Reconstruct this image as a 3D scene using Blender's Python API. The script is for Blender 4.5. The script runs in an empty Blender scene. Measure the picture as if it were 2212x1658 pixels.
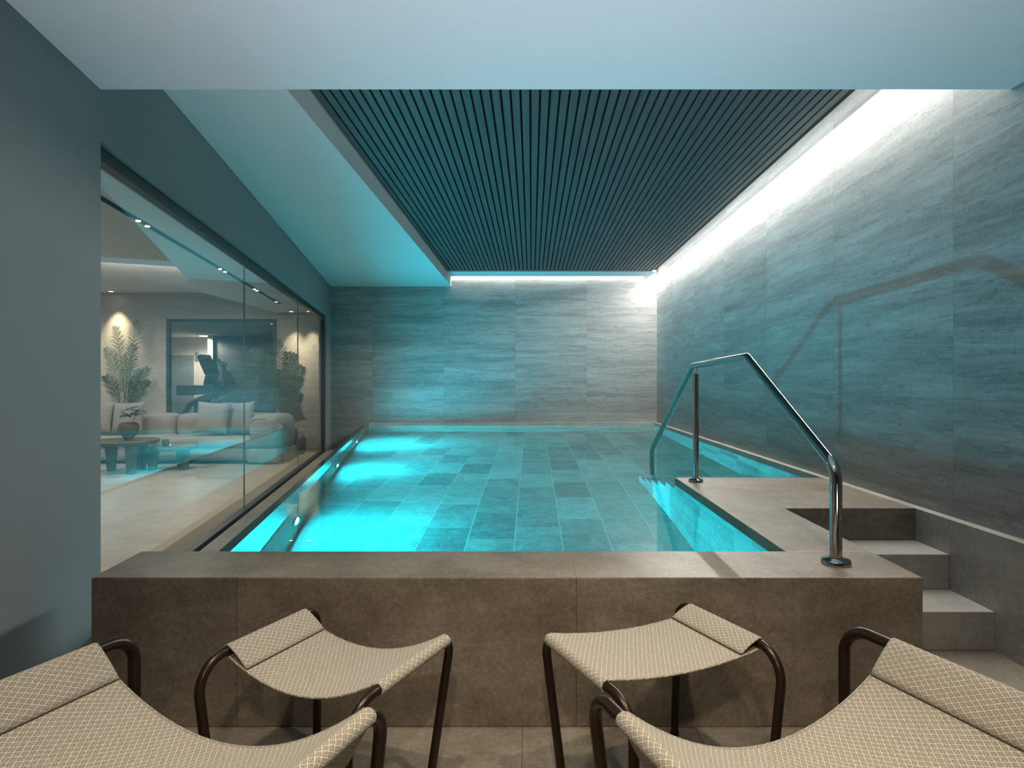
import bpy, bmesh, math, random
from mathutils import Vector, Matrix
PI = math.pi
sc = bpy.context.scene
COL = sc.collection
random.seed(7)

# ------------------------------------------------------------------ constants
F, CX, CY, H = 1305.0, 1148.0, 825.0, 1.19
SL = -0.1968                       # slope of the left (glazed) wall: X = c + SL*Y
XR, YB = 2.11, 10.16               # right wall, back wall
ZTOP, ZW, ZP = 0.516, 0.467, -0.67 # coping top, water level, pool floor
LD = Vector((SL, 1, 0)).normalized()          # along the left wall
LN = Vector((1, -SL, 0)).normalized()         # its normal, into the pool hall
def LX(c, y): return c + SL * y

# ------------------------------------------------------------------ node helpers
class NT:
    def __init__(s, name):
        s.m = bpy.data.materials.new(name); s.m.use_nodes = True
        s.t = s.m.node_tree; s.t.nodes.clear()
        s.out = s.t.nodes.new('ShaderNodeOutputMaterial')
    def n(s, typ, props=None, **ins):
        nd = s.t.nodes.new(typ)
        for k, v in (props or {}).items(): setattr(nd, k, v)
        for k, v in ins.items():
            key = k.replace('_', ' ')
            sock = nd.inputs[int(k[1:])] if (k[0] == 'i' and k[1:].isdigit()) else nd.inputs[key]
            s.put(sock, v)
        return nd
    def put(s, sock, v):
        if isinstance(v, bpy.types.NodeSocket): s.t.links.new(v, sock)
        elif isinstance(v, bpy.types.Node): s.t.links.new(v.outputs[0], sock)
        else: sock.default_value = v
    def math(s, op, a, b=0.0, c=0.0, clamp=False):
        nd = s.n('ShaderNodeMath', {'operation': op, 'use_clamp': clamp}, i0=a, i1=b, i2=c)
        return nd.outputs[0]
    def mix(s, f, a, b):
        nd = s.t.nodes.new('ShaderNodeMix'); nd.data_type = 'RGBA'
        s.put(nd.inputs[0], f); s.put(nd.inputs[6], a); s.put(nd.inputs[7], b)
        return nd.outputs[2]
    def ramp(s, f, stops):
        nd = s.t.nodes.new('ShaderNodeValToRGB'); cr = nd.color_ramp
        while len(cr.elements) < len(stops): cr.elements.new(0.5)
        for e, (p, c) in zip(cr.elements, stops):
            e.position = p; e.color = c if len(c) == 4 else (*c, 1)
        s.put(nd.inputs[0], f); return nd.outputs[0]
    def fin(s, sh): s.put(s.out.inputs[0], sh.outputs[0] if isinstance(sh, bpy.types.Node) else sh); return s.m

def C4(c): return (c[0], c[1], c[2], 1)
def pbsdf(nt, col, rough=0.5, metal=0.0, spec=0.5, normal=None, **kw):
    b = nt.n('ShaderNodeBsdfPrincipled', None, Base_Color=col, Roughness=rough, Metallic=metal)
    b.inputs['Specular IOR Level'].default_value = spec
    if normal is not None: nt.put(b.inputs['Normal'], normal)
    for k, v in kw.items(): nt.put(b.inputs[k.replace('_', ' ')], v)
    return b
def simple(name, col, rough=0.5, metal=0.0, spec=0.5, noise=0.0, nscale=40, bump=0.0):
    nt = NT(name); c = C4(col); nrm = None
    if noise or bump:
        tc = nt.n('ShaderNodeTexCoord')
        nz = nt.n('ShaderNodeTexNoise', None, Vector=tc.outputs['Object'], Scale=nscale, Detail=4.0)
        if noise: c = nt.mix(nz.outputs[0], C4([v * (1 - noise) for v in col]), C4([min(1, v * (1 + noise)) for v in col]))
        if bump: nrm = nt.n('ShaderNodeBump', None, Height=nz.outputs[0], Strength=bump, Distance=0.004).outputs[0]
    return nt.fin(pbsdf(nt, c, rough, metal, spec, nrm))
def emis(name, col, st):
    nt = NT(name); return nt.fin(nt.n('ShaderNodeEmission', None, Color=C4(col), Strength=st))

def joint_mask(nt, coord, off, size, w):
    a = nt.math('SUBTRACT', coord, off); a = nt.math('DIVIDE', a, size)
    cell = nt.math('FLOOR', a); f = nt.math('SUBTRACT', a, cell)
    d = nt.math('MINIMUM', f, nt.math('SUBTRACT', 1.0, f)); d = nt.math('MULTIPLY', d, size)
    return nt.math('LESS_THAN', d, w), cell

def wall_stone(name, axis, off_h, off_v):
    """large square travertine porcelain tiles with horizontal veins; axis = horizontal coordinate"""
    nt = NT(name); tc = nt.n('ShaderNodeTexCoord'); sp = nt.n('ShaderNodeSeparateXYZ', None, Vector=tc.outputs['Object'])
    h, v = sp.outputs[axis], sp.outputs[2]
    jh, ch = joint_mask(nt, h, off_h, 1.2, 0.0016); jv, cv = joint_mask(nt, v, off_v, 1.2, 0.0016)
    rnd = nt.n('ShaderNodeTexWhiteNoise', {'noise_dimensions': '2D'}, Vector=nt.n('ShaderNodeCombineXYZ', None, X=ch, Y=cv).outputs[0])
    shift = nt.math('MULTIPLY', rnd.outputs[0], 40.0)
    # slow warp of the layers
    wv = nt.n('ShaderNodeCombineXYZ', None, X=nt.math('MULTIPLY', h, 1.1), Y=nt.math('MULTIPLY', v, 2.2), Z=shift)
    warp = nt.n('ShaderNodeTexNoise', None, Vector=wv.outputs[0], Scale=1.0, Detail=3.0)
    vv = nt.math('ADD', v, nt.math('MULTIPLY', nt.math('SUBTRACT', warp.outputs[0], 0.5), 0.075))
    def band(fx, fy, det, rgh):
        p = nt.n('ShaderNodeCombineXYZ', None, X=nt.math('MULTIPLY', h, fx), Y=nt.math('MULTIPLY', vv, fy), Z=shift)
        return nt.n('ShaderNodeTexNoise', None, Vector=p.outputs[0], Scale=1.0, Detail=det, Roughness=rgh).outputs[0]
    n1 = band(0.7, 9.0, 9.0, 0.66); n2 = band(4.0, 34.0, 7.0, 0.74); nv = band(1.0, 8.0, 6.0, 0.62)
    n3 = nt.n('ShaderNodeTexNoise', None, Vector=tc.outputs['Object'], Scale=48.0, Detail=7.0, Roughness=0.82).outputs[0]
    t = nt.math('ADD', nt.math('MULTIPLY', n1, 0.46), nt.math('MULTIPLY', n2, 0.26))
    t = nt.math('ADD', t, nt.math('MULTIPLY', n3, 0.28))
    t = nt.math('ADD', t, nt.math('MULTIPLY', nt.math('SUBTRACT', rnd.outputs[0], 0.5), 0.05))
    col = nt.ramp(t, [(0.36, (0.13, 0.127, 0.122)), (0.45, (0.205, 0.202, 0.196)), (0.53, (0.275, 0.272, 0.265)), (0.63, (0.37, 0.366, 0.356))])
    vein = nt.math('SUBTRACT', 1.0, nt.math('MULTIPLY', nt.math('ABSOLUTE', nt.math('SUBTRACT', nv, 0.46)), 55.0), clamp=True)
    vein = nt.math('MULTIPLY', vein, nt.math('MULTIPLY', nt.math('GREATER_THAN', n2, 0.46), 0.5))
    col = nt.mix(vein, col, (0.085, 0.083, 0.08, 1))
    # open pores of the travertine
    p4 = nt.n('ShaderNodeCombineXYZ', None, X=nt.math('MULTIPLY', h, 40.0), Y=nt.math('MULTIPLY', vv, 95.0), Z=shift)
    n4 = nt.n('ShaderNodeTexNoise', None, Vector=p4.outputs[0], Scale=1.0, Detail=2.0)
    pit = nt.math('GREATER_THAN', n4.outputs[0], 0.69)
    col = nt.mix(nt.math('MULTIPLY', pit, 0.35), col, (0.42, 0.42, 0.40, 1))
    j = nt.math('MAXIMUM', jh, jv)
    col = nt.mix(nt.math('MULTIPLY', j, 0.55), col, (0.09, 0.09, 0.09, 1))
    hb = nt.math('SUBTRACT', t, nt.math('MULTIPLY', j, 0.5))
    bp = nt.n('ShaderNodeBump', None, Height=hb, Strength=0.35, Distance=0.004)
    return nt.fin(pbsdf(nt, col, 0.46, 0, 0.4, bp.outputs[0]))

def floor_stone(name, dark, mid, light, joints, rough=0.42, spec=0.45):
    """cloudy taupe porcelain; joints = list of (axis, offset, size)"""
    nt = NT(name); tc = nt.n('ShaderNodeTexCoord'); sp = nt.n('ShaderNodeSeparateXYZ', None, Vector=tc.outputs['Object'])
    mp = nt.n('ShaderNodeMapping', None, Vector=tc.outputs['Object']); mp.inputs['Scale'].default_value = (0.75, 0.9, 1.2)
    n1 = nt.n('ShaderNodeTexNoise', None, Vector=mp.outputs[0], Scale=4.5, Detail=15.0, Roughness=0.70)
    n2 = nt.n('ShaderNodeTexNoise', None, Vector=tc.outputs['Object'], Scale=58.0, Detail=8.0, Roughness=0.85)
    n3 = nt.n('ShaderNodeTexNoise', None, Vector=tc.outputs['Object'], Scale=14.0, Detail=10.0, Roughness=0.8)
    t = nt.math('ADD', nt.math('MULTIPLY', n1.outputs[0], 0.38), nt.math('MULTIPLY', n2.outputs[0], 0.45))
    t = nt.math('ADD', t, nt.math('MULTIPLY', n3.outputs[0], 0.17))
    col = nt.ramp(t, [(0.40, dark), (0.50, mid), (0.60, light)])
    col = nt.mix(nt.math('MULTIPLY', nt.math('GREATER_THAN', n2.outputs[0], 0.60), 0.22), col, C4([min(1, c * 1.5) for c in light]))
    j = None
    for ax, off, size in joints:
        m, _ = joint_mask(nt, sp.outputs[ax], off, size, 0.0014)
        if name == 'taupe_stone': m = nt.math('MULTIPLY', m, nt.math('LESS_THAN', sp.outputs[0], 1.0))
        j = m if j is None else nt.math('MAXIMUM', j, m)
    if j is not None: col = nt.mix(nt.math('MULTIPLY', j, 0.75), col, (0.045, 0.038, 0.03, 1))
    bp = nt.n('ShaderNodeBump', None, Height=t, Strength=0.12, Distance=0.003)
    return nt.fin(pbsdf(nt, col, rough, 0, spec, bp.outputs[0]))

def pool_tile(name, ax_l, ax_w, off_l, off_w, L, W, tone=1.0, vert=False, wet=True):
    """staggered stone mosaic with light grout; ax_l long axis, ax_w width axis"""
    nt = NT(name); tc = nt.n('ShaderNodeTexCoord'); sp = nt.n('ShaderNodeSeparateXYZ', None, Vector=tc.outputs['Object'])
    l, w = sp.outputs[ax_l], sp.outputs[ax_w]
    jw, cw = joint_mask(nt, w, off_w, W, 0.0028)
    rc = nt.n('ShaderNodeTexWhiteNoise', {'noise_dimensions': '1D'}, W=cw)
    l2 = nt.math('ADD', l, nt.math('MULTIPLY', rc.outputs[0], L * 0.9))
    jl, cl = joint_mask(nt, l2, off_l, L, 0.0022)
    rn = nt.n('ShaderNodeTexWhiteNoise', {'noise_dimensions': '2D'}, Vector=nt.n('ShaderNodeCombineXYZ', None, X=cl, Y=cw).outputs[0])
    r = rn.outputs[0]
    off = nt.n('ShaderNodeCombineXYZ', None, X=nt.math('MULTIPLY', r, 31.0), Y=nt.math('MULTIPLY', r, 17.0), Z=nt.math('MULTIPLY', r, 9.0))
    mp = nt.n('ShaderNodeVectorMath', {'operation': 'ADD'}, i0=tc.outputs['Object'], i1=off.outputs[0])
    n1 = nt.n('ShaderNodeTexNoise', None, Vector=mp.outputs[0], Scale=7.0, Detail=9.0, Roughness=0.78, Distortion=1.0)
    n2 = nt.n('ShaderNodeTexNoise', None, Vector=mp.outputs[0], Scale=60.0, Detail=3.0)
    t = nt.math('ADD', nt.math('MULTIPLY', n1.outputs[0], 0.7), nt.math('MULTIPLY', n2.outputs[0], 0.3))
    t = nt.math('ADD', t, nt.math('MULTIPLY', nt.math('SUBTRACT', nt.math('POWER', r, 0.7), 0.60), 0.28))
    k = tone
    col = nt.ramp(t, [(0.28, (0.10 * k, 0.107 * k, 0.094 * k)), (0.47, (0.22 * k, 0.23 * k, 0.20 * k)), (0.66, (0.36 * k, 0.37 * k, 0.32 * k))])
    j = nt.math('MAXIMUM', jw, jl)
    col = nt.mix(nt.math('MULTIPLY', j, 0.8), col, (0.50 * k, 0.52 * k, 0.45 * k, 1))
    return nt.fin(pbsdf(nt, col, 0.5, 0, 0.3))

def fabric(name):
    nt = NT(name); tc = nt.n('ShaderNodeTexCoord'); sp = nt.n('ShaderNodeSeparateXYZ', None, Vector=tc.outputs['UV'])
    p, q = 0.0205, 0.0150
    wob = nt.n('ShaderNodeTexNoise', None, Vector=tc.outputs['UV'], Scale=260.0, Detail=2.0)
    wb = nt.math('MULTIPLY', nt.math('SUBTRACT', wob.outputs[0], 0.5), 0.36)
    u = nt.math('DIVIDE', sp.outputs[0], p); v = nt.math('DIVIDE', sp.outputs[1], q)
    a = nt.math('ADD', nt.math('ADD', u, v), wb); b = nt.math('ADD', nt.math('SUBTRACT', u, v), wb)
    fa = nt.math('ABSOLUTE', nt.math('SUBTRACT', nt.math('FRACT', a), 0.5)); fb = nt.math('ABSOLUTE', nt.math('SUBTRACT', nt.math('FRACT', b), 0.5))
    m = nt.math('MAXIMUM', fa, fb)                      # 0 at the diamond's middle, .5 on the lattice
    line = nt.math('GREATER_THAN', m, 0.41)
    ring = nt.math('MULTIPLY', nt.math('GREATER_THAN', m, 0.14), nt.math('LESS_THAN', m, 0.225))
    lit = nt.math('MAXIMUM', line, nt.math('MULTIPLY', ring, 0.75))
    # threads
    th = nt.math('SINE', nt.math('MULTIPLY', sp.outputs[0], 2 * PI / 0.0017)); tv = nt.math('SINE', nt.math('MULTIPLY', sp.outputs[1], 2 * PI / 0.0017))
    thr = nt.math('MULTIPLY', th, tv)
    fl = nt.n('ShaderNodeTexNoise', None, Vector=tc.outputs['UV'], Scale=420.0, Detail=3.0)
    dk = nt.mix(fl.outputs[0], (0.145, 0.125, 0.098, 1), (0.31, 0.275, 0.22, 1))
    lt = nt.mix(fl.outputs[0], (0.38, 0.35, 0.29, 1), (0.68, 0.64, 0.55, 1))
    col = nt.mix(lit, dk, lt)
    hgt = nt.math('ADD', nt.math('MULTIPLY', lit, 0.6), nt.math('ADD', nt.math('MULTIPLY', thr, 0.22), nt.math('MULTIPLY', fl.outputs[0], 0.5)))
    bp = nt.n('ShaderNodeBump', None, Height=hgt, Strength=0.55, Distance=0.0014)
    return nt.fin(pbsdf(nt, col, 0.88, 0, 0.15, bp.outputs[0], Sheen_Weight=0.15))

def glass_pane(name, tint, boost):
    nt = NT(name); g = nt.n('ShaderNodeNewGeometry')
    fr = nt.n('ShaderNodeFresnel', None, IOR=1.5)
    front = nt.math('SUBTRACT', 1.0, g.outputs['Backfacing'])
    f = nt.math('MULTIPLY', nt.math('MULTIPLY', fr.outputs[0], front), boost, clamp=True)
    tr = nt.n('ShaderNodeBsdfTransparent', None, Color=C4(tint)); gl = nt.n('ShaderNodeBsdfGlossy', None, Roughness=0.0)
    gl.inputs['Color'].default_value = (1, 1, 1, 1)
    return nt.fin(nt.n('ShaderNodeMixShader', None, i0=f, i1=tr, i2=gl))

def water_mat():
    nt = NT('water'); tc = nt.n('ShaderNodeTexCoord')
    nz = nt.n('ShaderNodeTexNoise', None, Vector=tc.outputs['Object'], Scale=1.4, Detail=1.0)
    bp = nt.n('ShaderNodeBump', None, Height=nz.outputs[0], Strength=0.04, Distance=0.01)
    g = nt.n('ShaderNodeBsdfGlass', None, Color=(0.93, 1.0, 1.0, 1), Roughness=0.0, IOR=1.33)
    return nt.fin(g)

# ------------------------------------------------------------------ materials
TA_D, TA_M, TA_L = (0.105, 0.086, 0.064), (0.175, 0.148, 0.115), (0.27, 0.235, 0.19)
M = {}
M['wallR'] = wall_stone('travertine_right', 1, 3.02, 1.105)
M['wallB'] = wall_stone('travertine_back', 0, -0.272, 1.105)
M['block'] = floor_stone('taupe_stone', TA_D, TA_M, TA_L, [(0, 0.155, 1.1725)])
M['step'] = floor_stone('grey_taupe_stone', (0.235, 0.225, 0.205), (0.335, 0.32, 0.295), (0.43, 0.41, 0.38), [])
M['floor'] = floor_stone('floor_tile', (0.14, 0.12, 0.095), (0.215, 0.19, 0.155), (0.31, 0.28, 0.235), [(0, -0.03, 0.597), (1, 0.88, 1.2)])
M['lfloor'] = floor_stone('lounge_floor_tile', (0.21, 0.192, 0.178), (0.285, 0.262, 0.245), (0.37, 0.345, 0.325), [(0, -3.1, 1.2), (1, 6.1, 1.2)])
M['plaster'] = simple('ceiling_plaster', (0.56, 0.57, 0.57), 0.9, spec=0.2, noise=0.02, nscale=6)
M['wallpaint'] = simple('wall_paint', (0.195, 0.212, 0.222), 0.75, spec=0.3, noise=0.03, nscale=5, bump=0.05)
M['slat'] = None
nt = NT('stained_slat'); tc = nt.n('ShaderNodeTexCoord'); mp = nt.n('ShaderNodeMapping', None, Vector=tc.outputs['Object'])
mp.inputs['Scale'].default_value = (140, 2.2, 60); nz = nt.n('ShaderNodeTexNoise', None, Vector=mp.outputs[0], Scale=1.0, Detail=5.0)
M['slat'] = nt.fin(pbsdf(nt, nt.ramp(nz.outputs[0], [(0.3, (0.033, 0.031, 0.031)), (0.7, (0.070, 0.066, 0.065))]), 0.55))
M['black'] = simple('matt_black', (0.006, 0.006, 0.007), 0.8, spec=0.2)
M['frame'] = simple('dark_metal_frame', (0.018, 0.02, 0.021), 0.45, spec=0.4)
M['ptile_floor'] = pool_tile('pool_floor_tile', 1, 0, 0.1, -0.42, 0.60, 0.31)
M['ptile_y'] = pool_tile('pool_wall_tile_y', 1, 2, 0.1, ZW - 0.10, 0.60, 0.30, 1.15)
M['ptile_x'] = pool_tile('pool_wall_tile_x', 0, 2, 0.1, ZW - 0.10, 0.60, 0.30, 1.1)
M['ptile_l'] = pool_tile('pool_left_tile', 1, 2, 0.15, ZP, 0.60, 0.30, 0.75)
M['pstep'] = pool_tile('pool_step_tile', 1, 0, 0.1, 0.2, 0.60, 0.30, 1.3)
M['water'] = water_mat()
nt = NT('acrylic'); M['acrylic'] = nt.fin(nt.n('ShaderNodeBsdfGlass', None, Color=(0.90, 0.97, 0.97, 1), Roughness=0.10, IOR=1.49))
M['glass'] = glass_pane('window_glass', (0.90, 0.94, 0.94), 1.6)
M['silicone'] = simple('silicone', (0.12, 0.13, 0.13), 0.3)
M['steel'] = simple('polished_steel', (0.40, 0.385, 0.37), 0.08, 1.0)
M['bronze'] = simple('bronze_tube', (0.033, 0.021, 0.013), 0.30, 0.6, spec=0.5)
M['fabric'] = fabric('woven_sling')
M['thread'] = simple('seam_thread', (0.06, 0.048, 0.035), 0.9)
M['sofa'] = simple('sofa_boucle', (0.25, 0.245, 0.235), 0.95, spec=0.1, noise=0.12, nscale=90, bump=0.4)
M['sofadark'] = simple('sofa_plinth', (0.02, 0.02, 0.022), 0.7)
M['pillow'] = simple('linen_cushion', (0.23, 0.232, 0.228), 0.95, spec=0.1, noise=0.14, nscale=120, bump=0.4)
M['wood'] = simple('dark_oak', (0.055, 0.035, 0.026), 0.5, noise=0.35, nscale=14)
M['ceramic'] = simple('dark_ceramic', (0.035, 0.034, 0.034), 0.6, noise=0.3, nscale=30)
M['pot'] = simple('dark_pot', (0.025, 0.032, 0.034), 0.55)
M['soil'] = simple('soil', (0.03, 0.022, 0.015), 0.95)
nt = NT('palm_leaf'); tc = nt.n('ShaderNodeTexCoord'); nz = nt.n('ShaderNodeTexNoise', None, Vector=tc.outputs['Object'], Scale=5.0, Detail=2.0)
M['leaf'] = nt.fin(pbsdf(nt, nt.ramp(nz.outputs[0], [(0.35, (0.012, 0.032, 0.017)), (0.65, (0.05, 0.09, 0.03))]), 0.5))
M['stem'] = simple('palm_stem', (0.05, 0.055, 0.03), 0.6)
M['machine'] = simple('machine_black', (0.018, 0.019, 0.02), 0.35)
M['machgrey'] = simple('machine_silver', (0.34, 0.33, 0.31), 0.35, 0.4)
M['screen'] = simple('console_screen', (0.01, 0.012, 0.013), 0.12)
M['gymwall'] = simple('gym_wall', (0.60, 0.50, 0.45), 0.85, noise=0.02, nscale=4)
M['gymdark'] = simple('gym_dark_panel', (0.10, 0.095, 0.10), 0.6, noise=0.12, nscale=3)
M['gymdoor'] = simple('gym_door_grey', (0.16, 0.16, 0.165), 0.35)
M['white'] = simple('white_plastic', (0.7, 0.69, 0.66), 0.5)
M['mat'] = None
nt = NT('ribbed_mat'); tc = nt.n('ShaderNodeTexCoord'); sp = nt.n('ShaderNodeSeparateXYZ', None, Vector=tc.outputs['Object'])
s1 = nt.math('SINE', nt.math('MULTIPLY', sp.outputs[1], 2 * PI / 0.03)); s1 = nt.math('ADD', nt.math('MULTIPLY', s1, 0.5), 0.5)
bp = nt.n('ShaderNodeBump', None, Height=s1, Strength=0.4, Distance=0.005)
M['mat'] = nt.fin(pbsdf(nt, nt.mix(s1, (0.10, 0.078, 0.055, 1), (0.17, 0.135, 0.098, 1)), 0.75, 0, 0.3, bp.outputs[0]))
M['matedge'] = simple('mat_border', (0.27, 0.22, 0.155), 0.7, noise=0.08, nscale=20)
M['lens'] = emis('pool_lamp_lens', (0.30, 0.98, 1.0), 40)
M['warmlens'] = emis('warm_lamp_lens', (1.0, 0.82, 0.6), 25)
M['led'] = emis('led_tape', (1.0, 0.98, 0.93), 14)

# ------------------------------------------------------------------ mesh helpers
def new_obj(name, bm, mat, parent=None, smooth=False):
    me = bpy.data.meshes.new(name); bm.normal_update(); bm.to_mesh(me); bm.free()
    o = bpy.data.objects.new(name, me); COL.objects.link(o)
    for m in (mat if isinstance(mat, (list, tuple)) else [mat]): me.materials.append(m)
    if smooth:
        for p in me.polygons: p.use_smooth = True
    if parent is not None:
        o.parent = parent
        o.matrix_parent_inverse = Matrix.Translation(-parent.location) if parent.type == 'EMPTY' else Matrix()
    return o
def bevel_mod(o, w=0.004, seg=2):
    b = o.modifiers.new('bevel', 'BEVEL'); b.width = w; b.segments = seg; b.limit_method = 'ANGLE'; return o
def subsurf(o, lv=2):
    s = o.modifiers.new('subsurf', 'SUBSURF'); s.levels = lv; s.render_levels = lv; return o
def add_prism(bm, poly, z0, z1, mi=0):
    """extrude a plan polygon (counter-clockwise) from z0 to z1"""
    n = len(poly)
    lo = [bm.verts.new((p[0], p[1], z0)) for p in poly]; hi = [bm.verts.new((p[0], p[1], z1)) for p in poly]
    fs = [bm.faces.new(list(reversed(lo))), bm.faces.new(hi)]
    for i in range(n): fs.append(bm.faces.new((lo[i], lo[(i + 1) % n], hi[(i + 1) % n], hi[i])))
    for f in fs: f.material_index = mi
    return fs
def add_box(bm, x0, x1, y0, y1, z0, z1, mi=0):
    return add_prism(bm, [(x0, y0), (x1, y0), (x1, y1), (x0, y1)], z0, z1, mi)
def strip(c0, c1, y0, y1):
    """plan polygon parallel to the left wall, c0 < c1"""
    return [(LX(c0, y0), y0), (LX(c1, y0), y0), (LX(c1, y1), y1), (LX(c0, y1), y1)]
def fillet(pts, radii, seg=8):
    out = [Vector(pts[0])]
    for i in range(1, len(pts) - 1):
        p, a, b = Vector(pts[i]), Vector(pts[i - 1]), Vector(pts[i + 1])
        r = radii[i - 1] if isinstance(radii, (list, tuple)) else radii
        u, v = (a - p).normalized(), (b - p).normalized(); ang = u.angle(v)
        d = r / math.tan(ang / 2); s, e = p + u * d, p + v * d
        bis = (u + v).normalized(); c = p + bis * (r / math.sin(ang / 2))
        s0, e0 = s - c, e - c; w = s0.angle(e0); ax = s0.cross(e0).normalized()
        for k in range(seg + 1): out.append(c + Matrix.Rotation(w * k / seg, 3, ax) @ s0)
    out.append(Vector(pts[-1])); return out
def add_tube(bm, pts, r, n=14, cap=True, mi=0):
    pts = [Vector(p) for p in pts]; rings = []
    t0 = (pts[1] - pts[0]).normalized()
    ref = Vector((0, 0, 1)) if abs(t0.z) < 0.9 else Vector((1, 0, 0))
    nrm = (ref - t0 * ref.dot(t0)).normalized()
    for i, p in enumerate(pts):
        t = (pts[min(i + 1, len(pts) - 1)] - pts[max(i - 1, 0)]).normalized()
        nrm = (nrm - t * nrm.dot(t)).normalized(); b = t.cross(nrm)
        rr = r[i] if isinstance(r, (list, tuple)) else r
        rings.append([bm.verts.new(p + (nrm * math.cos(2 * PI * k / n) + b * math.sin(2 * PI * k / n)) * rr) for k in range(n)])
    for i in range(len(rings) - 1):
        for k in range(n):
            f = bm.faces.new((rings[i][k], rings[i][(k + 1) % n], rings[i + 1][(k + 1) % n], rings[i + 1][k])); f.smooth = True; f.material_index = mi
    if cap:
        for rg, rev in ((rings[0], True), (rings[-1], False)):
            vs = [bm.verts.new(v.co) for v in rg]; f = bm.faces.new(vs[::-1] if rev else vs); f.material_index = mi
def add_lathe(bm, prof, n=28, c=(0, 0, 0), mi=0, cap=True):
    rings = [[bm.verts.new((c[0] + r * math.cos(2 * PI * k / n), c[1] + r * math.sin(2 * PI * k / n), c[2] + z)) for k in range(n)] for r, z in prof]
    for i in range(len(rings) - 1):
        for k in range(n):
            f = bm.faces.new((rings[i][k], rings[i][(k + 1) % n], rings[i + 1][(k + 1) % n], rings[i + 1][k])); f.smooth = True; f.material_index = mi
    if cap:
        for rg, rev in ((rings[0], True), (rings[-1], False)):
            vs = [bm.verts.new(v.co) for v in rg]; f = bm.faces.new(vs[::-1] if rev else vs); f.material_index = mi
def rbox(bm, x0, x1, y0, y1, z0, z1, r=0.06, seg=5, crown=0.0):
    """soft upholstery block with rounded edges, crowned top"""
    b2 = bmesh.new(); add_box(b2, x0, x1, y0, y1, z0, z1)
    r = min(r, 0.48 * min(x1 - x0, y1 - y0, z1 - z0))
    bmesh.ops.bevel(b2, geom=list(b2.edges), offset=r, segments=seg, profile=0.5, affect='EDGES')
    for f in b2.faces: f.smooth = True
    me = bpy.data.meshes.new('tmp'); b2.to_mesh(me); b2.free(); bm.from_mesh(me); bpy.data.meshes.remove(me)
def BM(): return bmesh.new()
def thing(name, label, cat, loc=(0, 0, 0), group=None):
    o = bpy.data.objects.new(name, None); COL.objects.link(o); o.location = loc; o.empty_display_size = 0.1
    o['label'] = label; o['category'] = cat
    if group: o['group'] = group
    return o
def tag(o, label, cat, group=None):
    o['label'] = label; o['category'] = cat
    if group: o['group'] = group
    return o
def struct(o, label=None, cat=None):
    o['kind'] = 'structure'
    if label: o['label'] = label
    if cat: o['category'] = cat
    return o

# ================================================================== SETTING
CW0 = -1.373; YF = -2.6                                                  # wall behind the camera
bm = BM()
add_prism(bm, [(-2.6, YF), (XR, YF), (XR, 3.3), (1.30, 3.3), (1.30, 2.2), (LX(CW0, 2.2), 2.2), (LX(CW0, 2.66), 2.66), (-2.6, 2.66)], -0.08, 0.0)
struct(new_obj('floor', bm, M['floor']), 'taupe tiled floor under the woven seats', 'floor')
bm = BM(); add_prism(bm, [(-9.2, 2.2), (LX(-1.40, 2.2), 2.2), (LX(-1.40, YB), YB), (-9.2, YB)], -0.08, -0.002)
struct(new_obj('floor_lounge', bm, M['lfloor']), 'pale tiled lounge floor beyond the glass', 'floor')
# right wall, back wall, wall behind camera
bm = BM(); add_box(bm, XR, XR + 0.12, YF, YB + 0.12, -0.1, 3.3)
struct(new_obj('wall_right', bm, M['wallR']), 'grey veined stone tiled wall along the pool', 'wall')
bm = BM()
add_box(bm, LX(-1.40, YB), XR, YB, YB + 0.12, -0.1, 3.3)
struct(new_obj('wall_back', bm, M['wallB']), 'grey veined stone tiled wall at the far end of the pool', 'wall')
GX0, GX1, GZ1 = -6.13, -4.29, 2.25                           # gym window opening
bm = BM()
xl = LX(-1.40, YB)
add_box(bm, -9.2, GX0, YB, YB + 0.12, -0.1, 3.3); add_box(bm, GX1, xl, YB, YB + 0.12, -0.1, 3.3)
add_box(bm, GX0, GX1, YB, YB + 0.12, GZ1, 3.3)
struct(new_obj('wall_lounge', bm, simple('lounge_wall', (0.39, 0.365, 0.335), 0.8, noise=0.04, nscale=5)), 'warm beige lounge wall with the gym window', 'wall')
bm = BM(); add_box(bm, -9.32, -9.2, 2.2, YB, -0.1, 3.3); add_box(bm, -9.2, LX(-1.5, 2.3), 2.1, 2.2, -0.1, 3.3)
struct(new_obj('wall_lounge_side', bm, M['gymwall']))
bm = BM(); add_box(bm, -2.6, XR, YF - 0.12, YF, -0.1, 3.3)
struct(new_obj('wall_front', bm, M['wallpaint']))
# left wall with the glazed opening
CW, CT = -1.373, -1.493
Y0, Y1, ZO = 2.66, 9.62, 2.25
bm = BM()
add_prism(bm, strip(CT, CW, YF, Y0), -0.1, 3.3)
add_prism(bm, strip(CT, CW, Y0, Y1), ZO, 3.3)
add_prism(bm, strip(CT, CW, Y1, YB), -0.1, 3.3)
struct(new_obj('wall_left', bm, M['wallpaint']), 'smooth grey painted wall around the glazed opening', 'wall')
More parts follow.
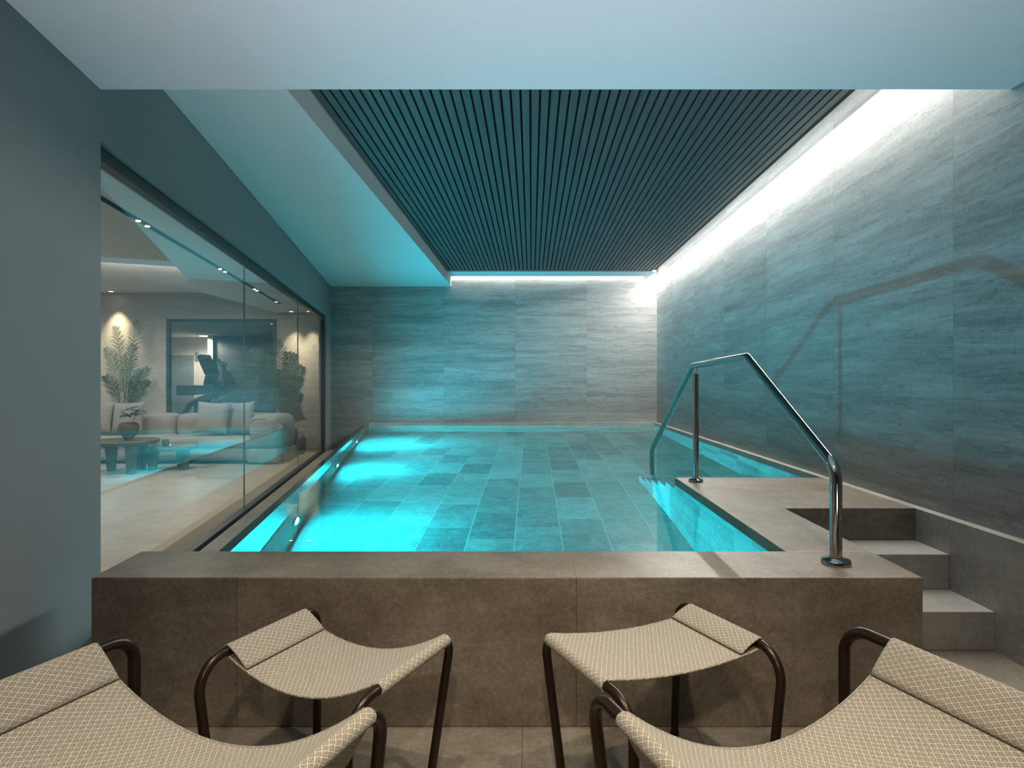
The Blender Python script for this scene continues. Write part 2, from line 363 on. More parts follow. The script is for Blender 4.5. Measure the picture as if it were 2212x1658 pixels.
# ceilings
bm = BM(); add_box(bm, -2.6, XR, YF, 2.66, 2.478, 3.3)
struct(new_obj('ceiling', bm, M['plaster']), 'lowered white plaster ceiling over the seats', 'ceiling')
bm = BM(); add_prism(bm, [(LX(CW, 2.66), 2.66), (-1.347, 2.66), (-1.347, YB), (LX(CW, YB), YB)], 2.80, 3.3)
struct(new_obj('ceiling_soffit', bm, M['plaster']), 'plaster soffit band beside the glazed wall', 'ceiling')
bm = BM(); add_box(bm, -1.347, XR, 2.66, YB, 3.12, 3.3)
add_box(bm, -1.347, 1.99, 9.655, YB - 0.055, 2.958, 3.0)
struct(new_obj('ceiling_upper', bm, M['plaster']))
ZS = 2.958; bm = BM(); pitch = 0.0607; x = -1.335; i = 0
add_box(bm, -1.347, 1.985, 2.66, 9.65, ZS + 0.022, ZS + 0.034, 1)
while x + 0.0462 < 1.988:
    add_box(bm, x, x + 0.0462, 2.66, 9.65, ZS, ZS + 0.022, 0); x += pitch
struct(new_obj('ceiling_slats', bm, [M['slat'], M['black']]), 'dark stained slatted timber ceiling above the pool', 'ceiling')
# LED tapes in the slots
t = tag(new_obj('led_strip', (lambda b: (add_box(b, 2.0, 2.012, 2.7, YB - 0.08, 3.012, 3.02), b)[1])(BM()), M['led']), 'white light strip hidden in the ceiling slot along the right wall', 'light strip', 'ceiling slot light strips')
t = tag(new_obj('led_strip', (lambda b: (add_box(b, -1.33, 1.9, YB - 0.05, YB - 0.04, 3.008, 3.016), b)[1])(BM()), M['led']), 'white light strip hidden in the ceiling slot along the back wall', 'light strip', 'ceiling slot light strips')

# lounge ceilings
bm = BM()
add_prism(bm, [(-4.3, 2.2), (LX(CT, 2.2), 2.2), (LX(CT, YB), YB), (-4.3, YB)], 2.36, 3.3)
struct(new_obj('ceiling_lounge', bm, M['plaster']), 'lower plaster ceiling of the lounge near the glass', 'ceiling')
bm = BM(); add_box(bm, -9.2, -4.3, 2.2, YB, 2.69, 3.3)
struct(new_obj('ceiling_lounge_high', bm, M['plaster']), 'higher plaster ceiling above the sofa', 'ceiling')
# baseboard
bm = BM(); add_box(bm, GX1 + 0.1, LX(-1.46, YB), YB - 0.015, YB, 0.0, 0.085)
struct(new_obj('baseboard_back', bm, M['matedge']))

# ---- pool surround: front wall, right arm, platform, rims
XI, XO, YFR, YI, YPB, XS = 1.014, 1.352, 2.085, 2.41, 4.27, 2.056
bm = BM()
fl = [(-1.52, YFR), (XO, YFR), (XO, YI + 0.001), (-1.556, YI + 0.001)]
add_prism(bm, fl, 0.0, ZTOP)
add_box(bm, XI, XO, YI, YPB, 0.0, ZTOP)
add_box(bm, XO, XS + 0.001, 3.235, YPB, 0.0, ZTOP)
bmesh.ops.remove_doubles(bm, verts=bm.verts, dist=1e-6)
o = new_obj('trim_pool_surround', bm, M['block']); bevel_mod(o, 0.004)
struct(o, 'raised taupe stone wall around the near end of the pool', 'pool wall')
# light joint lines of the coping slabs
bm = BM()
def line3(p, q, w=0.0022, z=ZTOP):
    p, q = Vector((*p, z + 0.0004)), Vector((*q, z + 0.0004)); d = (q - p).normalized(); s = Vector((-d.y, d.x, 0)) * w / 2
    bm.faces.new([bm.verts.new(v) for v in (p - s, q - s, q + s, p + s)])
line3((XO, 2.96), (1.20, 4.265)); line3((XO, 2.41), (XO - 0.002, 2.41 + 0.01)); line3((1.30, 3.72), (XS, 3.72)); line3((XO, 3.235), (1.345, 4.265)); line3((0.155, YFR), (0.155, YI)); line3((-1.0175, YFR), (-1.0175, YI))
o = new_obj('trim_coping_joint', bm, simple('grout', (0.22, 0.165, 0.10), 0.9)); struct(o)
for i, (y0, y1, z) in enumerate([(2.68, 2.97, 0.172), (2.97, 3.235, 0.344)]):
    bm = BM(); add_box(bm, XO + 0.001, XS - 0.001, y0, y1 if i else 3.235, 0.0 if not i else 0.172, z)
    o = bevel_mod(new_obj('stair_step', bm, M['step']), 0.003)
    tag(o, ['lowest taupe stone step beside the pool wall', 'middle taupe stone step, between the lowest step and the platform'][i], 'step', 'stone steps up to the pool')
bm = BM(); add_box(bm, XS, XR, YF, YB, 0.0, ZTOP - 0.001); add_box(bm, LX(-0.72, YB), XS, YB - 0.06, YB, 0.0, ZTOP - 0.001)
struct(new_obj('trim_pool_rim', bm, M['step']), 'narrow pale stone rim along the right and back walls', 'rim')
# ---- pool basin (tile linings)
CI = -0.78                                                    # inner face of the left side
bm = BM(); add_prism(bm, [(LX(CI, YI) - 0.05, YI - 0.05), (XS + 0.05, YI - 0.05), (XS + 0.05, YB), (LX(CI, YB) - 0.05, YB)], ZP - 0.06, ZP)
struct(new_obj('floor_pool', bm, M['ptile_floor']), 'stone tiled pool floor lit cyan', 'pool floor')
zt = ZW - 0.004
bm = BM(); add_box(bm, XI - 0.002, XI + 0.05, YI, YPB + 0.002, ZP, zt); add_box(bm, XS - 0.002, XS + 0.04, YPB, YB - 0.05, ZP, zt)
struct(new_obj('trim_pool_side', bm, M['ptile_y']), 'tiled inner side of the pool under water', 'pool wall')
bm = BM(); add_box(bm, LX(CI, YI), XI, YI - 0.05, YI + 0.002, ZP, zt); add_box(bm, XI, XS, YPB - 0.04, YPB + 0.002, ZP, zt); add_box(bm, LX(CI, YB), XS, YB - 0.062, YB - 0.01, ZP, zt)
struct(new_obj('trim_pool_end', bm, M['ptile_x']))
ZA = -0.07
bm = BM(); add_prism(bm, strip(CI - 0.056, CI + 0.005, YI - 0.04, YB - 0.05), ZP, ZA)
struct(new_obj('trim_pool_lamp_side', bm, M['ptile_l']), 'dark tiled low wall with the three pool lamps', 'pool wall')
# underwater stairs behind the platform
bm = BM(); n = 5; rise = (ZW - ZP) / 6.2
for k in range(n):
    y0 = YPB + 0.002 + 0.28 * k; zt2 = ZTOP - 0.02 - 0.19 * (k + 1)
    add_box(bm, XI - 0.002, XS - 0.003, y0, y0 + 0.28, ZP, zt2)
tag(new_obj('pool_stair', bm, M['pstep']), 'submerged tiled stair descending into the pool behind the platform', 'stairs')
# water body and acrylic
e = 0.006
wp = [(LX(CI, YI - e), YI - e), (XI + e, YI - e), (XI + e, YPB - e), (XS + e, YPB - e), (XS + e, YB - 0.056), (LX(CI, YB - 0.056), YB - 0.056)]
bm = BM(); add_prism(bm, wp, ZP - 0.01, ZW); bmesh.ops.split_edges(bm, edges=bm.edges[:])
wat = new_obj('pool_water', bm, M['water'], None, True); wat['kind'] = 'stuff'; wat['label'] = 'still clear water filling the pool'; wat['category'] = 'water'
bm = BM(); add_prism(bm, strip(CI - 0.056, CI - 0.002, YI + 0.003, YB - 0.066), ZA + 0.002, ZW - 0.003)
tag(bevel_mod(new_obj('acrylic_panel', bm, M['acrylic']), 0.003), 'clear thick acrylic pool edge facing the glazed wall', 'pool edge panel')
# ledge between acrylic and glazing
bm = BM(); add_prism(bm, strip(CW - 0.002, CI - 0.076, 2.2, YB), -0.1, 0.10)
struct(new_obj('trim_ledge', bm, M['block']), 'dark stone ledge between pool edge and glazing', 'ledge')
bm = BM(); add_prism(bm, strip(CI - 0.076, CI - 0.058, 2.43, YB - 0.07), -0.2, -0.1)
struct(new_obj('trim_gutter', bm, M['black']))
tag(bevel_mod(new_obj('floor_socket', (lambda b: (add_lathe(b, [(0.03, 0), (0.03, 0.03), (0.022, 0.036), (0.022, 0.05), (0.03, 0.056), (0.03, 0.07)], 16, (LX(-1.0, 8.65), 8.65, 0.10)), b)[1])(BM()), M['steel']), 0.002), 'small chrome fixing on the stone ledge beside the glazing', 'fixing')

# ---- glazing (window_1)
CG = -1.43
w1 = bpy.data.objects.new('window_1', None); COL.objects.link(w1); w1.location = (LX(CG, 6), 6, 0.1)
struct(w1, 'tall frameless glazing between pool hall and lounge', 'window')
yj = [Y0 - 0.06, 5.13, 7.53, 9.60]
for a, b in zip(yj[:-1], yj[1:]):
    bm = BM(); add_prism(bm, strip(CG - 0.006, CG + 0.006, a + 0.002, b - 0.002), 0.11, 2.21)
    new_obj('pane', bm, M['glass'], w1)
for yv in yj[1:-1]:
    bm = BM(); add_prism(bm, strip(CG - 0.007, CG + 0.007, yv - 0.0016, yv + 0.0016), 0.11, 2.21)
    new_obj('joint', bm, M['silicone'], w1)
bm = BM()
add_prism(bm, strip(CG - 0.03, CG + 0.03, Y0, Y1), 2.185, ZO); add_prism(bm, strip(CG - 0.03, CG + 0.035, Y0, Y1), 0.085, 0.12)
add_prism(bm, strip(CG - 0.03, CG + 0.03, Y1 - 0.035, Y1 + 0.01), 0.10, ZO)
new_obj('window_frame', bm, M['frame'], w1)
# ---- gym window (window_2)
w2 = bpy.data.objects.new('window_2', None); COL.objects.link(w2); w2.location = (-5.2, YB, 0)
struct(w2, 'dark framed window to the gym in the lounge wall', 'window')
bm = BM(); fw = 0.05
add_box(bm, GX0, GX0 + fw, YB - 0.02, YB + 0.05, 0, GZ1); add_box(bm, GX1 - fw, GX1, YB - 0.02, YB + 0.05, 0, GZ1); add_box(bm, GX0 + fw, GX1 - fw, YB - 0.02, YB + 0.05, GZ1 - fw, GZ1)
new_obj('window_frame', bm, M['frame'], w2)
bm = BM(); add_box(bm, GX0 + fw, GX1 - fw, YB + 0.012, YB + 0.022, 0.0, GZ1 - fw); new_obj('pane', bm, M['glass'], w2)

# ---- gym room
GY = 16.0
bm = BM(); add_box(bm, -11.5, -3.0, YB + 0.12, GY + 0.1, -0.08, -0.002); struct(new_obj('floor_gym', bm, M['gymdark']))
bm = BM(); add_box(bm, -11.5, -3.0, YB + 0.12, GY + 0.1, 2.36, 2.5); struct(new_obj('ceiling_gym', bm, M['plaster']), 'plaster ceiling of the gym', 'ceiling')
bm = BM(); add_box(bm, -11.5, -3.0, GY, GY + 0.1, 0, 2.36); add_box(bm, -3.1, -3.0, YB + 0.12, GY, 0, 2.36); add_box(bm, -11.5, -11.4, YB + 0.12, GY, 0, 2.36)
struct(new_obj('wall_gym', bm, M['gymwall']), 'pinkish beige gym wall behind the machines', 'wall')
xq = (462 - CX) / F * 15.2
bm = BM(); add_box(bm, xq, -3.1, 15.2, GY, 0, 2.30); struct(new_obj('wall_gym_panel', bm, M['gymdark']), 'dark panelled wall behind the gym machines', 'wall')
bm = BM(); add_box(bm, xq - 0.13, xq - 0.002, 15.15, GY, 0, 2.36); struct(new_obj('trim_gym_pier', bm, M['white']))
d1 = bpy.data.objects.new('door_1', None); COL.objects.link(d1); d1.location = (-9.1, GY, 0); struct(d1, 'grey double door in the gym back wall', 'door')
xa, xb = (388 - CX) / F * GY, (419 - CX) / F * GY
for q0, q1 in ((xa - 0.25, xa + 0.02), (xa + 0.03, (xa + xb) / 2 + 0.03), ((xa + xb) / 2 + 0.035, xb)):
    bm = BM(); add_box(bm, q0, q1, GY - 0.04, GY, 0, 1.90); new_obj('door_leaf', bm, M['gymdoor'], d1)
tag(bevel_mod(new_obj('wall_phone', (lambda b: (add_box(b, (423 - CX) / F * GY, (429.5 - CX) / F * GY, GY - 0.05, GY - 0.001, 1.75, 1.98), b)[1])(BM()), M['gymdoor']), 0.015), 'small grey wall device beside the grey gym door', 'wall device')
# round sign on the dark gym panel: a ring with two uprights
sx, sz, sy = (483 - CX) / F * 15.2, H - (784 - CY) * 15.2 / F, 15.195
sg = thing('round_sign', 'round pale ring emblem with two upright bars on the dark gym panel', 'emblem', (sx, sy, sz))
bm = BM(); add_tube(bm, [(sx + 0.055 * math.cos(2 * PI * k / 32), sy, sz + 0.055 * math.sin(2 * PI * k / 32)) for k in range(33)], 0.006, 6, False); new_obj('ring', bm, M['gymdoor'], sg)
for dx in (-0.018, 0.018):
    bm = BM(); add_box(bm, sx + dx - 0.007, sx + dx + 0.007, sy - 0.004, sy + 0.004, sz - 0.03, sz + 0.03); new_obj('bar', bm, M['gymdoor'], sg)

# ================================================================== POOL LAMPS
def look(o, d): o.rotation_euler = Vector(d).to_track_quat('-Z', 'Y').to_euler()
def light(kind, name, loc, d, energy, col, **kw):
    l = bpy.data.lights.new(name, kind); l.energy = energy; l.color = col
    for k, v in kw.items(): setattr(l, k, v)
    o = bpy.data.objects.new(name, l); COL.objects.link(o); o.location = loc; look(o, d); return o
LY = [3.98, 6.12, 8.21]
for i, y in enumerate(LY):
    z = -0.36; p = Vector((LX(CI + 0.005, y), y, z))
    t = thing('pool_lamp', ['round cyan underwater lamp nearest the front coping', 'middle round cyan underwater lamp of the pool', 'round cyan underwater lamp nearest the back wall'][i], 'underwater lamp', p, 'underwater lamps in the left pool side')
    R = LN.to_track_quat('Z', 'Y').to_matrix().to_4x4(); R.translation = p
    bm = BM(); add_lathe(bm, [(0.084, 0.0), (0.084, 0.008), (0.076, 0.014), (0.068, 0.014), (0.068, 0.004)], 32, cap=False); bm.transform(R); new_obj('lamp_ring', bm, M['steel'], t)
    bm = BM(); add_lathe(bm, [(0.070, 0.001), (0.070, 0.008), (0.058, 0.014), (0.02, 0.018), (0.002, 0.0185)], 32); bm.transform(R); new_obj('lamp_lens', bm, M['lens'], t)
    lo = light('AREA', 'lamp_beam', p + LN * 0.021, LN, (145, 95, 250)[i], (0.0, 0.69, 0.95), shape='DISK', size=0.075)
    lo.data.cycles.is_caustics_light = True

# ================================================================== HANDRAIL
hx = 1.12
hr = thing('handrail', 'polished steel pool handrail rising from the stone coping into the water', 'handrail', (hx, 2.244, ZTOP))
pts = [(hx + 0.011, 2.244, ZTOP + 0.01), (hx + 0.011, 2.244, 0.875), (hx + 0.005, 3.144, 1.322), (hx, 4.20, 1.303), (hx, 5.62, 0.560), (hx, 5.62, -0.35)]
bm = BM(); add_tube(bm, fillet(pts, [0.10, 0.05, 0.05, 0.10], 10), 0.0215, 24); new_obj('rail', bm, M['steel'], hr)
for (x, y, rr, nm) in ((hx + 0.011, 2.244, 0.052, 'flange'), (1.113, 4.09, 0.048, 'flange')):
    bm = BM(); add_lathe(bm, [(rr, 0.0), (rr, 0.012), (rr * 0.93, 0.018), (0.026, 0.022), (0.026, 0.024)], 32, (x, y, ZTOP + 0.0005)); new_obj(nm, bm, M['steel'], hr)
bm = BM(); add_tube(bm, [(1.113, 4.09, ZTOP + 0.01), (1.113, 4.09, 1.245)], 0.0195, 24); new_obj('post', bm, M['steel'], hr)
bm = BM(); add_tube(bm, [(1.113, 4.09, 1.24), (1.114, 4.10, 1.30)], 0.007, 12); new_obj('post_pin', bm, M['steel'], hr)

# ================================================================== SLING SEATS
def sling_seat(name, label, cat, group, A0, A1, B0, B1, zA, zB, legs, sA, sB, rt, sag, radN, radF, flap, flip):
    """A0/B0 far fabric ends, A1/B1 near ends (plan); legs: dict of (far A, near A, far B, near B) floor points;
       sA=(far,near) extension of the bar beyond the fabric"""
    A0, A1, B0, B1 = [Vector((p[0], p[1], z)) for p, z in ((A0, zA), (A1, zA), (B0, zB), (B1, zB))]
    base = (A0 + A1 + B0 + B1) / 4; base.z = 0
    t = thing(name, label, cat, base, group)
    for P0, P1, s, (l0, l1) in ((A0, A1, sA, legs[:2]), (B0, B1, sB, legs[2:])):
        d = (P0 - P1).normalized(); c0, c1 = P0 + d * s[0], P1 - d * s[1]
        l0 = Vector((l0[0], l0[1], 0.004)); l1 = Vector((l1[0], l1[1], 0.004))
        rF, rN = min(radF, s[0] + 0.04), radN
        full = fillet([l0, c0, c1, l1], [rF, rN], 12)
        e0 = full[1] + (full[0] - full[1]).normalized() * 0.02; e1 = full[-2] + (full[-1] - full[-2]).normalized() * 0.02
        q0 = full[1] + (full[0] - full[1]).normalized() * 0.004; q1 = full[-2] + (full[-1] - full[-2]).normalized() * 0.004
        bm = BM(); add_tube(bm, [e0, q0] + full[1:-1] + [q1, e1], rt, 24); new_obj('frame_bar', bm, M['bronze'], t)
        for a, b in ((full[0], e0), (full[-1], e1)):
            bm = BM(); add_tube(bm, [a, a.lerp(b, 0.5), b], rt, 24); lg = new_obj('leg', bm, M['bronze'], t)
            bm = BM(); add_lathe(bm, [(rt * 1.08, -0.003), (rt * 1.08, 0.014), (rt, 0.016)], 20, (a[0], a[1], a[2] - 0.001))
            new_obj('leg_cap', bm, M['black'], lg)
    # fabric
    r = rt + 0.0022
    NU = 40; rows = []
    L0 = 0
    uw = (A0 - A1).length
    for iu in range(NU + 1):
        u = iu / NU; A = A0.lerp(A1, u); B = B0.lerp(B1, u)
        w = Vector((B.x - A.x, B.y - A.y, 0)); L = w.length; w.normalize(); dz = B.z - A.z
        edge = 0.0
        prof = []
        def zs(x):
            tt = (x - 0.008) / (L - 0.008); return -r * (1 - tt) + r * tt * 1.0 + dz * tt - 4 * sag * tt * (1 - tt)
        fx = flap
        for k in range(7):
            q = k / 6; x = fx * (1 - q) + r * 0.45 * q
            z = (zs(fx) + 0.0055) * (1 - q) + (r * 0.94) * q + 0.0035 * math.sin(PI * q)
            prof.append((x, z))
        for k in range(1, 12):
            a = math.radians(70 + k * (215 / 12)); prof.append((r * math.cos(a), r * math.sin(a)))
        ns = 44
        for k in range(ns + 1):
            th = math.atan(4 * sag / L + 0.05); xe, ze = L - r * math.sin(th), dz + r * math.cos(th)
            x = 0.010 + (xe - 0.010) * k / ns; tt = k / ns; prof.append((x, -r * (1 - tt) + ze * tt - 4 * sag * tt * (1 - tt)))
        for k in range(1, 12):
            a = PI / 2 + th - math.radians(k * (200 / 12) + math.degrees(th) * k / 12); prof.append((L + r * math.cos(a), dz + r * math.sin(a)))
        for k in range(1, 4): prof.append((L - 0.018 * k, dz - r - 0.003 * k - 4 * sag * 0.05 * k))
        rows.append((u, [A + w * x + Vector((0, 0, z)) for x, z in prof]))
    bm = BM(); uvl = bm.loops.layers.uv.new('uv'); vs = [[bm.verts.new(p) for p in ps] for _, ps in rows]
    for i in range(NU):
        for j in range(len(vs[0]) - 1):
            f = bm.faces.new((vs[i][j], vs[i + 1][j], vs[i + 1][j + 1], vs[i][j + 1])); f.smooth = True
    mid = rows[NU // 2][1]; acc = [0.0]
    for a, b in zip(mid[:-1], mid[1:]): acc.append(acc[-1] + (b - a).length)
    idx = {}
    for i in range(len(vs)):
        for j in range(len(vs[0])): idx[vs[i][j]] = (i / NU * uw, acc[j])
    for f in bm.faces:
        for lp in f.loops: lp[uvl].uv = idx[lp.vert]
    o = new_obj('seat_sling', bm, M['fabric'], t)
    sm = o.modifiers.new('solid', 'SOLIDIFY'); sm.thickness = 0.003; sm.offset = 0
    # rolled side hems and the seam of the folded end
    for i in (0, NU):
        ps = rows[i][1][18:18 + 45]
        bm = BM(); add_tube(bm, ps, 0.0032, 8)
        uv = bm.loops.layers.uv.new('uv')
        for f in bm.faces:
            for lp in f.loops: lp[uv].uv = (lp.vert.co.x * 1.3, lp.vert.co.y * 1.3)
        new_obj('side_hem', bm, M['fabric'], t)
    bm = BM(); add_tube(bm, [rows[i][1][0] + Vector((0, 0, -0.0012)) for i in range(0, NU + 1)], 0.0022, 6); new_obj('seam', bm, M['thread'], t)
    return t
k = 0.974
def sc2(p): return (p[0] * k, p[1] * k)
sling_seat('sling_footstool', 'sagging woven sling footstool behind the chair that stands along the painted wall', 'footstool', 'woven sling footstools',
           sc2((-.7516, 2.01)), sc2((-.8735, 1.7325)), sc2((-.2560, 1.805)), sc2((-.3856, 1.511)), 0.44, 0.44,
           [(-.705, 1.985), (-.835, 1.60), (-.300, 1.775), (-.425, 1.385)], (0.052, 0.096), (0.03, 0.106), 0.0130, 0.068, 0.085, 0.05, 0.075, False)
sling_seat('sling_footstool', 'taut woven sling footstool behind the chair that stands on the step side', 'footstool', 'woven sling footstools',
           sc2((.5396, 2.056)), sc2((.6758, 1.7817)), sc2((.0528, 1.8122)), sc2((.1910, 1.5294)), 0.44, 0.44,
           [(.482, 2.035), (.645, 1.65), (.094, 1.735), (.233, 1.365)], (0.058, 0.082), (0.03, 0.112), 0.0130, 0.022, 0.085, 0.05, 0.075, True)
def along(p, d, s): return (p[0] + d[0] * s, p[1] + d[1] * s)
dl = (-.345, -.938)
kc = 0.98
def sc3(p): return (p[0] * kc, p[1] * kc)
A0, B0 = sc3((-1.128, 1.564)), sc3((-.3656, 1.359))
sling_seat('sling_chair', 'woven sling lounge chair with bronze tube frame, beside the painted left wall', 'lounge chair', 'woven sling lounge chairs',
           A0, along(A0, dl, 0.62), B0, along(B0, dl, 0.62), 0.51, 0.455,
           [sc3((-1.093, 1.66)), along(A0, dl, 0.74), sc3((-.388, 1.405)), along(B0, dl, 0.74)], (0.102, 0.12), (0.054, 0.12), 0.0155, 0.148, 0.09, 0.07, 0.075, False)
dr = (.373, -.928)
A0, B0 = sc3((.9543, 1.5945)), sc3((.2037, 1.3426))
sling_seat('sling_chair', 'woven sling lounge chair with bronze tube frame, on the side of the stone steps', 'lounge chair', 'woven sling lounge chairs',
           A0, along(A0, dr, 0.62), B0, along(B0, dr, 0.62), 0.51, 0.455,
           [sc3((.899, 1.732)), along(A0, dr, 0.74), sc3((.203, 1.46)), along(B0, dr, 0.74)], (0.148, 0.12), (0.148, 0.12), 0.0155, 0.152, 0.09, 0.08, 0.075, True)

# ================================================================== LOUNGE
# ribbed mat along the glass
mt = bpy.data.objects.new('door_mat', None); COL.objects.link(mt); mt.location = (LX(-1.7, 6), 6, 0)
tag(mt, 'brown ribbed runner mat laid along the glazing in the lounge', 'mat')
bm = BM(); add_prism(bm, strip(-1.745, -1.50, 2.7, YB - 0.02), 0.0, 0.012); new_obj('ribbed_field', bm, M['mat'], mt)
bm = BM(); add_prism(bm, strip(-1.835, -1.745, 2.7, YB - 0.02), 0.0, 0.013); new_obj('border', bm, M['matedge'], mt)
# sofa
so = thing('sofa', 'long low pale upholstered sofa with a rounded arm, beyond the glass', 'sofa', (-5.4, 9.2, 0))
bm = BM(); rbox(bm, -7.6, -4.05, 8.92, 9.7, 0.0, 0.05, 0.02, 2); new_obj('plinth', bm, M['sofadark'], so)
bm = BM(); rbox(bm, -7.7, -4.10, 8.78, 9.75, 0.035, 0.26, 0.09, 6); new_obj('base', bm, M['sofa'], so, True)
for x0, x1 in ((-7.6, -5.50), (-5.48, -4.02)):
    bm = BM(); rbox(bm, x0, x1, 8.76, 9.52, 0.22, 0.385, 0.075, 6); new_obj('seat_cushion', bm, M['sofa'], so, True)
for x0, x1 in ((-7.65, -6.62), (-6.60, -5.56), (-5.54, -4.66), (-4.64, -4.09)):
    bm = BM(); rbox(bm, x0, x1, 9.36, 9.74, 0.30, 0.705, 0.12, 7); new_obj('back_cushion', bm, M['sofa'], so, True)
bm = BM(); rbox(bm, -4.12, -3.665, 8.74, 9.47, 0.195, 0.715, 0.13, 8); new_obj('arm', bm, M['sofa'], so, True)
bm = BM(); rbox(bm, -4.13, -3.675, 8.73, 9.48, 0.015, 0.225, 0.05, 6); new_obj('arm_base', bm, M['sofa'], so, True)
bm = BM(); add_tube(bm, [(-4.10, 8.765, 0.63), (-4.02, 8.757, 0.655), (-3.9, 8.755, 0.66), (-3.82, 8.765, 0.65)], 0.006, 8); new_obj('arm_piping', bm, M['pillow'], so)

def cushion(label, cx, cy, cz, w, h, t, yaw, tilt, roll):
    bm = BM(); n = 14; g = {}
    for s in (1, -1):
        for i in range(n + 1):
            for j in range(n + 1):
                a, b = -1 + 2 * i / n, -1 + 2 * j / n
                border = i in (0, n) or j in (0, n)
                if s == -1 and border: g[s, i, j] = g[1, i, j]; continue
                pin = 1 - 0.10 * (1 - a * a) * (abs(b) ** 3) ; pin2 = 1 - 0.10 * (1 - b * b) * (abs(a) ** 3)
                hh = 0 if border else (1 - a ** 4) ** 0.55 * (1 - b ** 4) ** 0.55
                g[s, i, j] = bm.verts.new((a * w / 2 * pin2, s * t / 2 * hh, b * h / 2 * pin))
        for i in range(n):
            for j in range(n):
                q = [g[s, i, j], g[s, i + 1, j], g[s, i + 1, j + 1], g[s, i, j + 1]]
                f = bm.faces.new(q if s == -1 else q[::-1]); f.smooth = True
    o = new_obj('cushion', bm, M['pillow'], None, True)
    o.matrix_world = Matrix.Translation((cx, cy, cz)) @ Matrix.Rotation(yaw, 4, 'Z') @ Matrix.Rotation(tilt, 4, 'X') @ Matrix.Rotation(roll, 4, 'Y')
    tag(o, label, 'cushion', 'linen cushions on the sofa')
def pxx(x, y): return (x - CX) / F * y
cushion('large square grey cushion standing foremost near the middle of the sofa', pxx(459, 9.12), 9.12, 0.655, 0.50, 0.50, 0.17, 0.1, -0.25, 0.05)
cushion('square grey cushion leaning behind the large foremost cushion', pxx(520, 9.26), 9.265, 0.655, 0.44, 0.49, 0.14, -0.15, -0.2, -0.06)
cushion('grey cushion on the sofa right behind the potted bowl plant', pxx(277, 9.18), 9.18, 0.655, 0.47, 0.49, 0.16, 0.05, -0.22, -0.04)
cushion('grey cushion half hidden by the edge of the painted wall', pxx(210, 9.12), 9.12, 0.66, 0.46, 0.50, 0.16, 0.3, -0.22, 0.05)

def leg_taper(bm, x, y, z1, ang, w0, w1, d):
    c, s = math.cos(ang), math.sin(ang)
    lo, hi = [], []
    for (a, b) in ((-1, -1), (1, -1), (1, 1), (-1, 1)):
        lo.append(bm.verts.new((x + (a * w0 * c - b * d * s), y + (a * w0 * s + b * d * c), 0.001)))
        hi.append(bm.verts.new((x + (a * w1 * c - b * d * s), y + (a * w1 * s + b * d * c), z1)))
    bm.faces.new(lo[::-1]); bm.faces.new(hi)
    for i in range(4): bm.faces.new((lo[i], lo[(i + 1) % 4], hi[(i + 1) % 4], hi[i]))
def coffee_table(label, cx, cy, r, zt, th, legs, lw):
    t = thing('coffee_table', label, 'coffee table', (cx, cy, 0), 'dark wood coffee tables')
    bm = BM(); add_lathe(bm, [(r * 0.90, zt - th), (r * 0.98, zt - th * 0.8), (r, zt - th * 0.4), (r * 0.985, zt - 0.006), (r * 0.96, zt)], 40, (cx, cy, 0)); new_obj('tabletop', bm, M['wood'], t)
    for (x, y, a) in legs:
        bm = BM(); leg_taper(bm, x, y, zt - th + 0.004, a, lw * 0.62, lw, lw * 0.55); bevel_mod(new_obj('leg', bm, M['wood'], t), 0.008)
    return t
coffee_table('taller round dark wood coffee table carrying the bowl plant', -5.395, 8.02, 0.40, 0.43, 0.06, [(-5.66, 8.14, 0.4), (-5.21, 7.86, -0.5), (-5.36, 8.30, 1.4)], 0.075)
coffee_table('lower round dark wood coffee table carrying the mug', -4.93, 8.30, 0.30, 0.315, 0.055, [(-5.14, 8.20, 0.35), (-4.74, 8.24, -0.35), (-4.93, 8.52, 1.5)], 0.075)
bx, by = pxx(278, 7.95), 7.95
t = thing('bowl_plant', 'dark footed bowl with a leafy plant on the taller coffee table', 'potted plant', (bx, by, 0.43))
bm = BM(); add_lathe(bm, [(0.05, 0.431), (0.058, 0.445), (0.05, 0.455), (0.09, 0.50), (0.12, 0.56), (0.123, 0.60), (0.105, 0.645), (0.085, 0.66), (0.075, 0.655), (0.08, 0.63)], 32, (bx, by, 0)); new_obj('bowl', bm, M['ceramic'], t)
bm = BM(); rr = random.Random(3)
def leaflet(bm, p, d, up, L, w, droop=0.15, n=3):
    d = d.normalized(); s = d.cross(up)
    if s.length < 1e-4: s = Vector((1, 0, 0))
    s.normalize(); pa = pb = None
    for k in range(n + 1):
        q = k / n; c = p + d * (L * q) - Vector((0, 0, 1)) * (droop * L * q * q); ww = w * (math.sin(PI * min(1, 0.12 + 0.88 * q)) ** 0.7 + 0.02) / 2
        a, b = bm.verts.new(c - s * ww), bm.verts.new(c + s * ww)
        if pa is not None: bm.faces.new((pa, pb, b, a))
        pa, pb = a, b
for i in range(26):
    a = rr.uniform(0, 2 * PI); el = rr.uniform(0.7, 1.45); p = Vector((bx, by, 0.64))
    top = p + Vector((math.cos(a) * math.cos(el), math.sin(a) * math.cos(el), math.sin(el))) * rr.uniform(0.10, 0.22) + Vector((0.05, 0, 0.02))
    for kk in range(4): leaflet(bm, top, Vector((math.cos(a + kk * 1.5), math.sin(a + kk * 1.5), rr.uniform(-.3, .5))), Vector((0, 0, 1)), 0.075, 0.045)
for i in range(9):
    p = Vector((bx + 0.07 + 0.008 * i, by, 0.66 + 0.024 * i))
    for kk in range(3): leaflet(bm, p, Vector((math.cos(kk * 2.1 + i), math.sin(kk * 2.1 + i), 0.2)), Vector((0, 0, 1)), 0.07, 0.035)
new_obj('foliage', bm, M['leaf'], t)
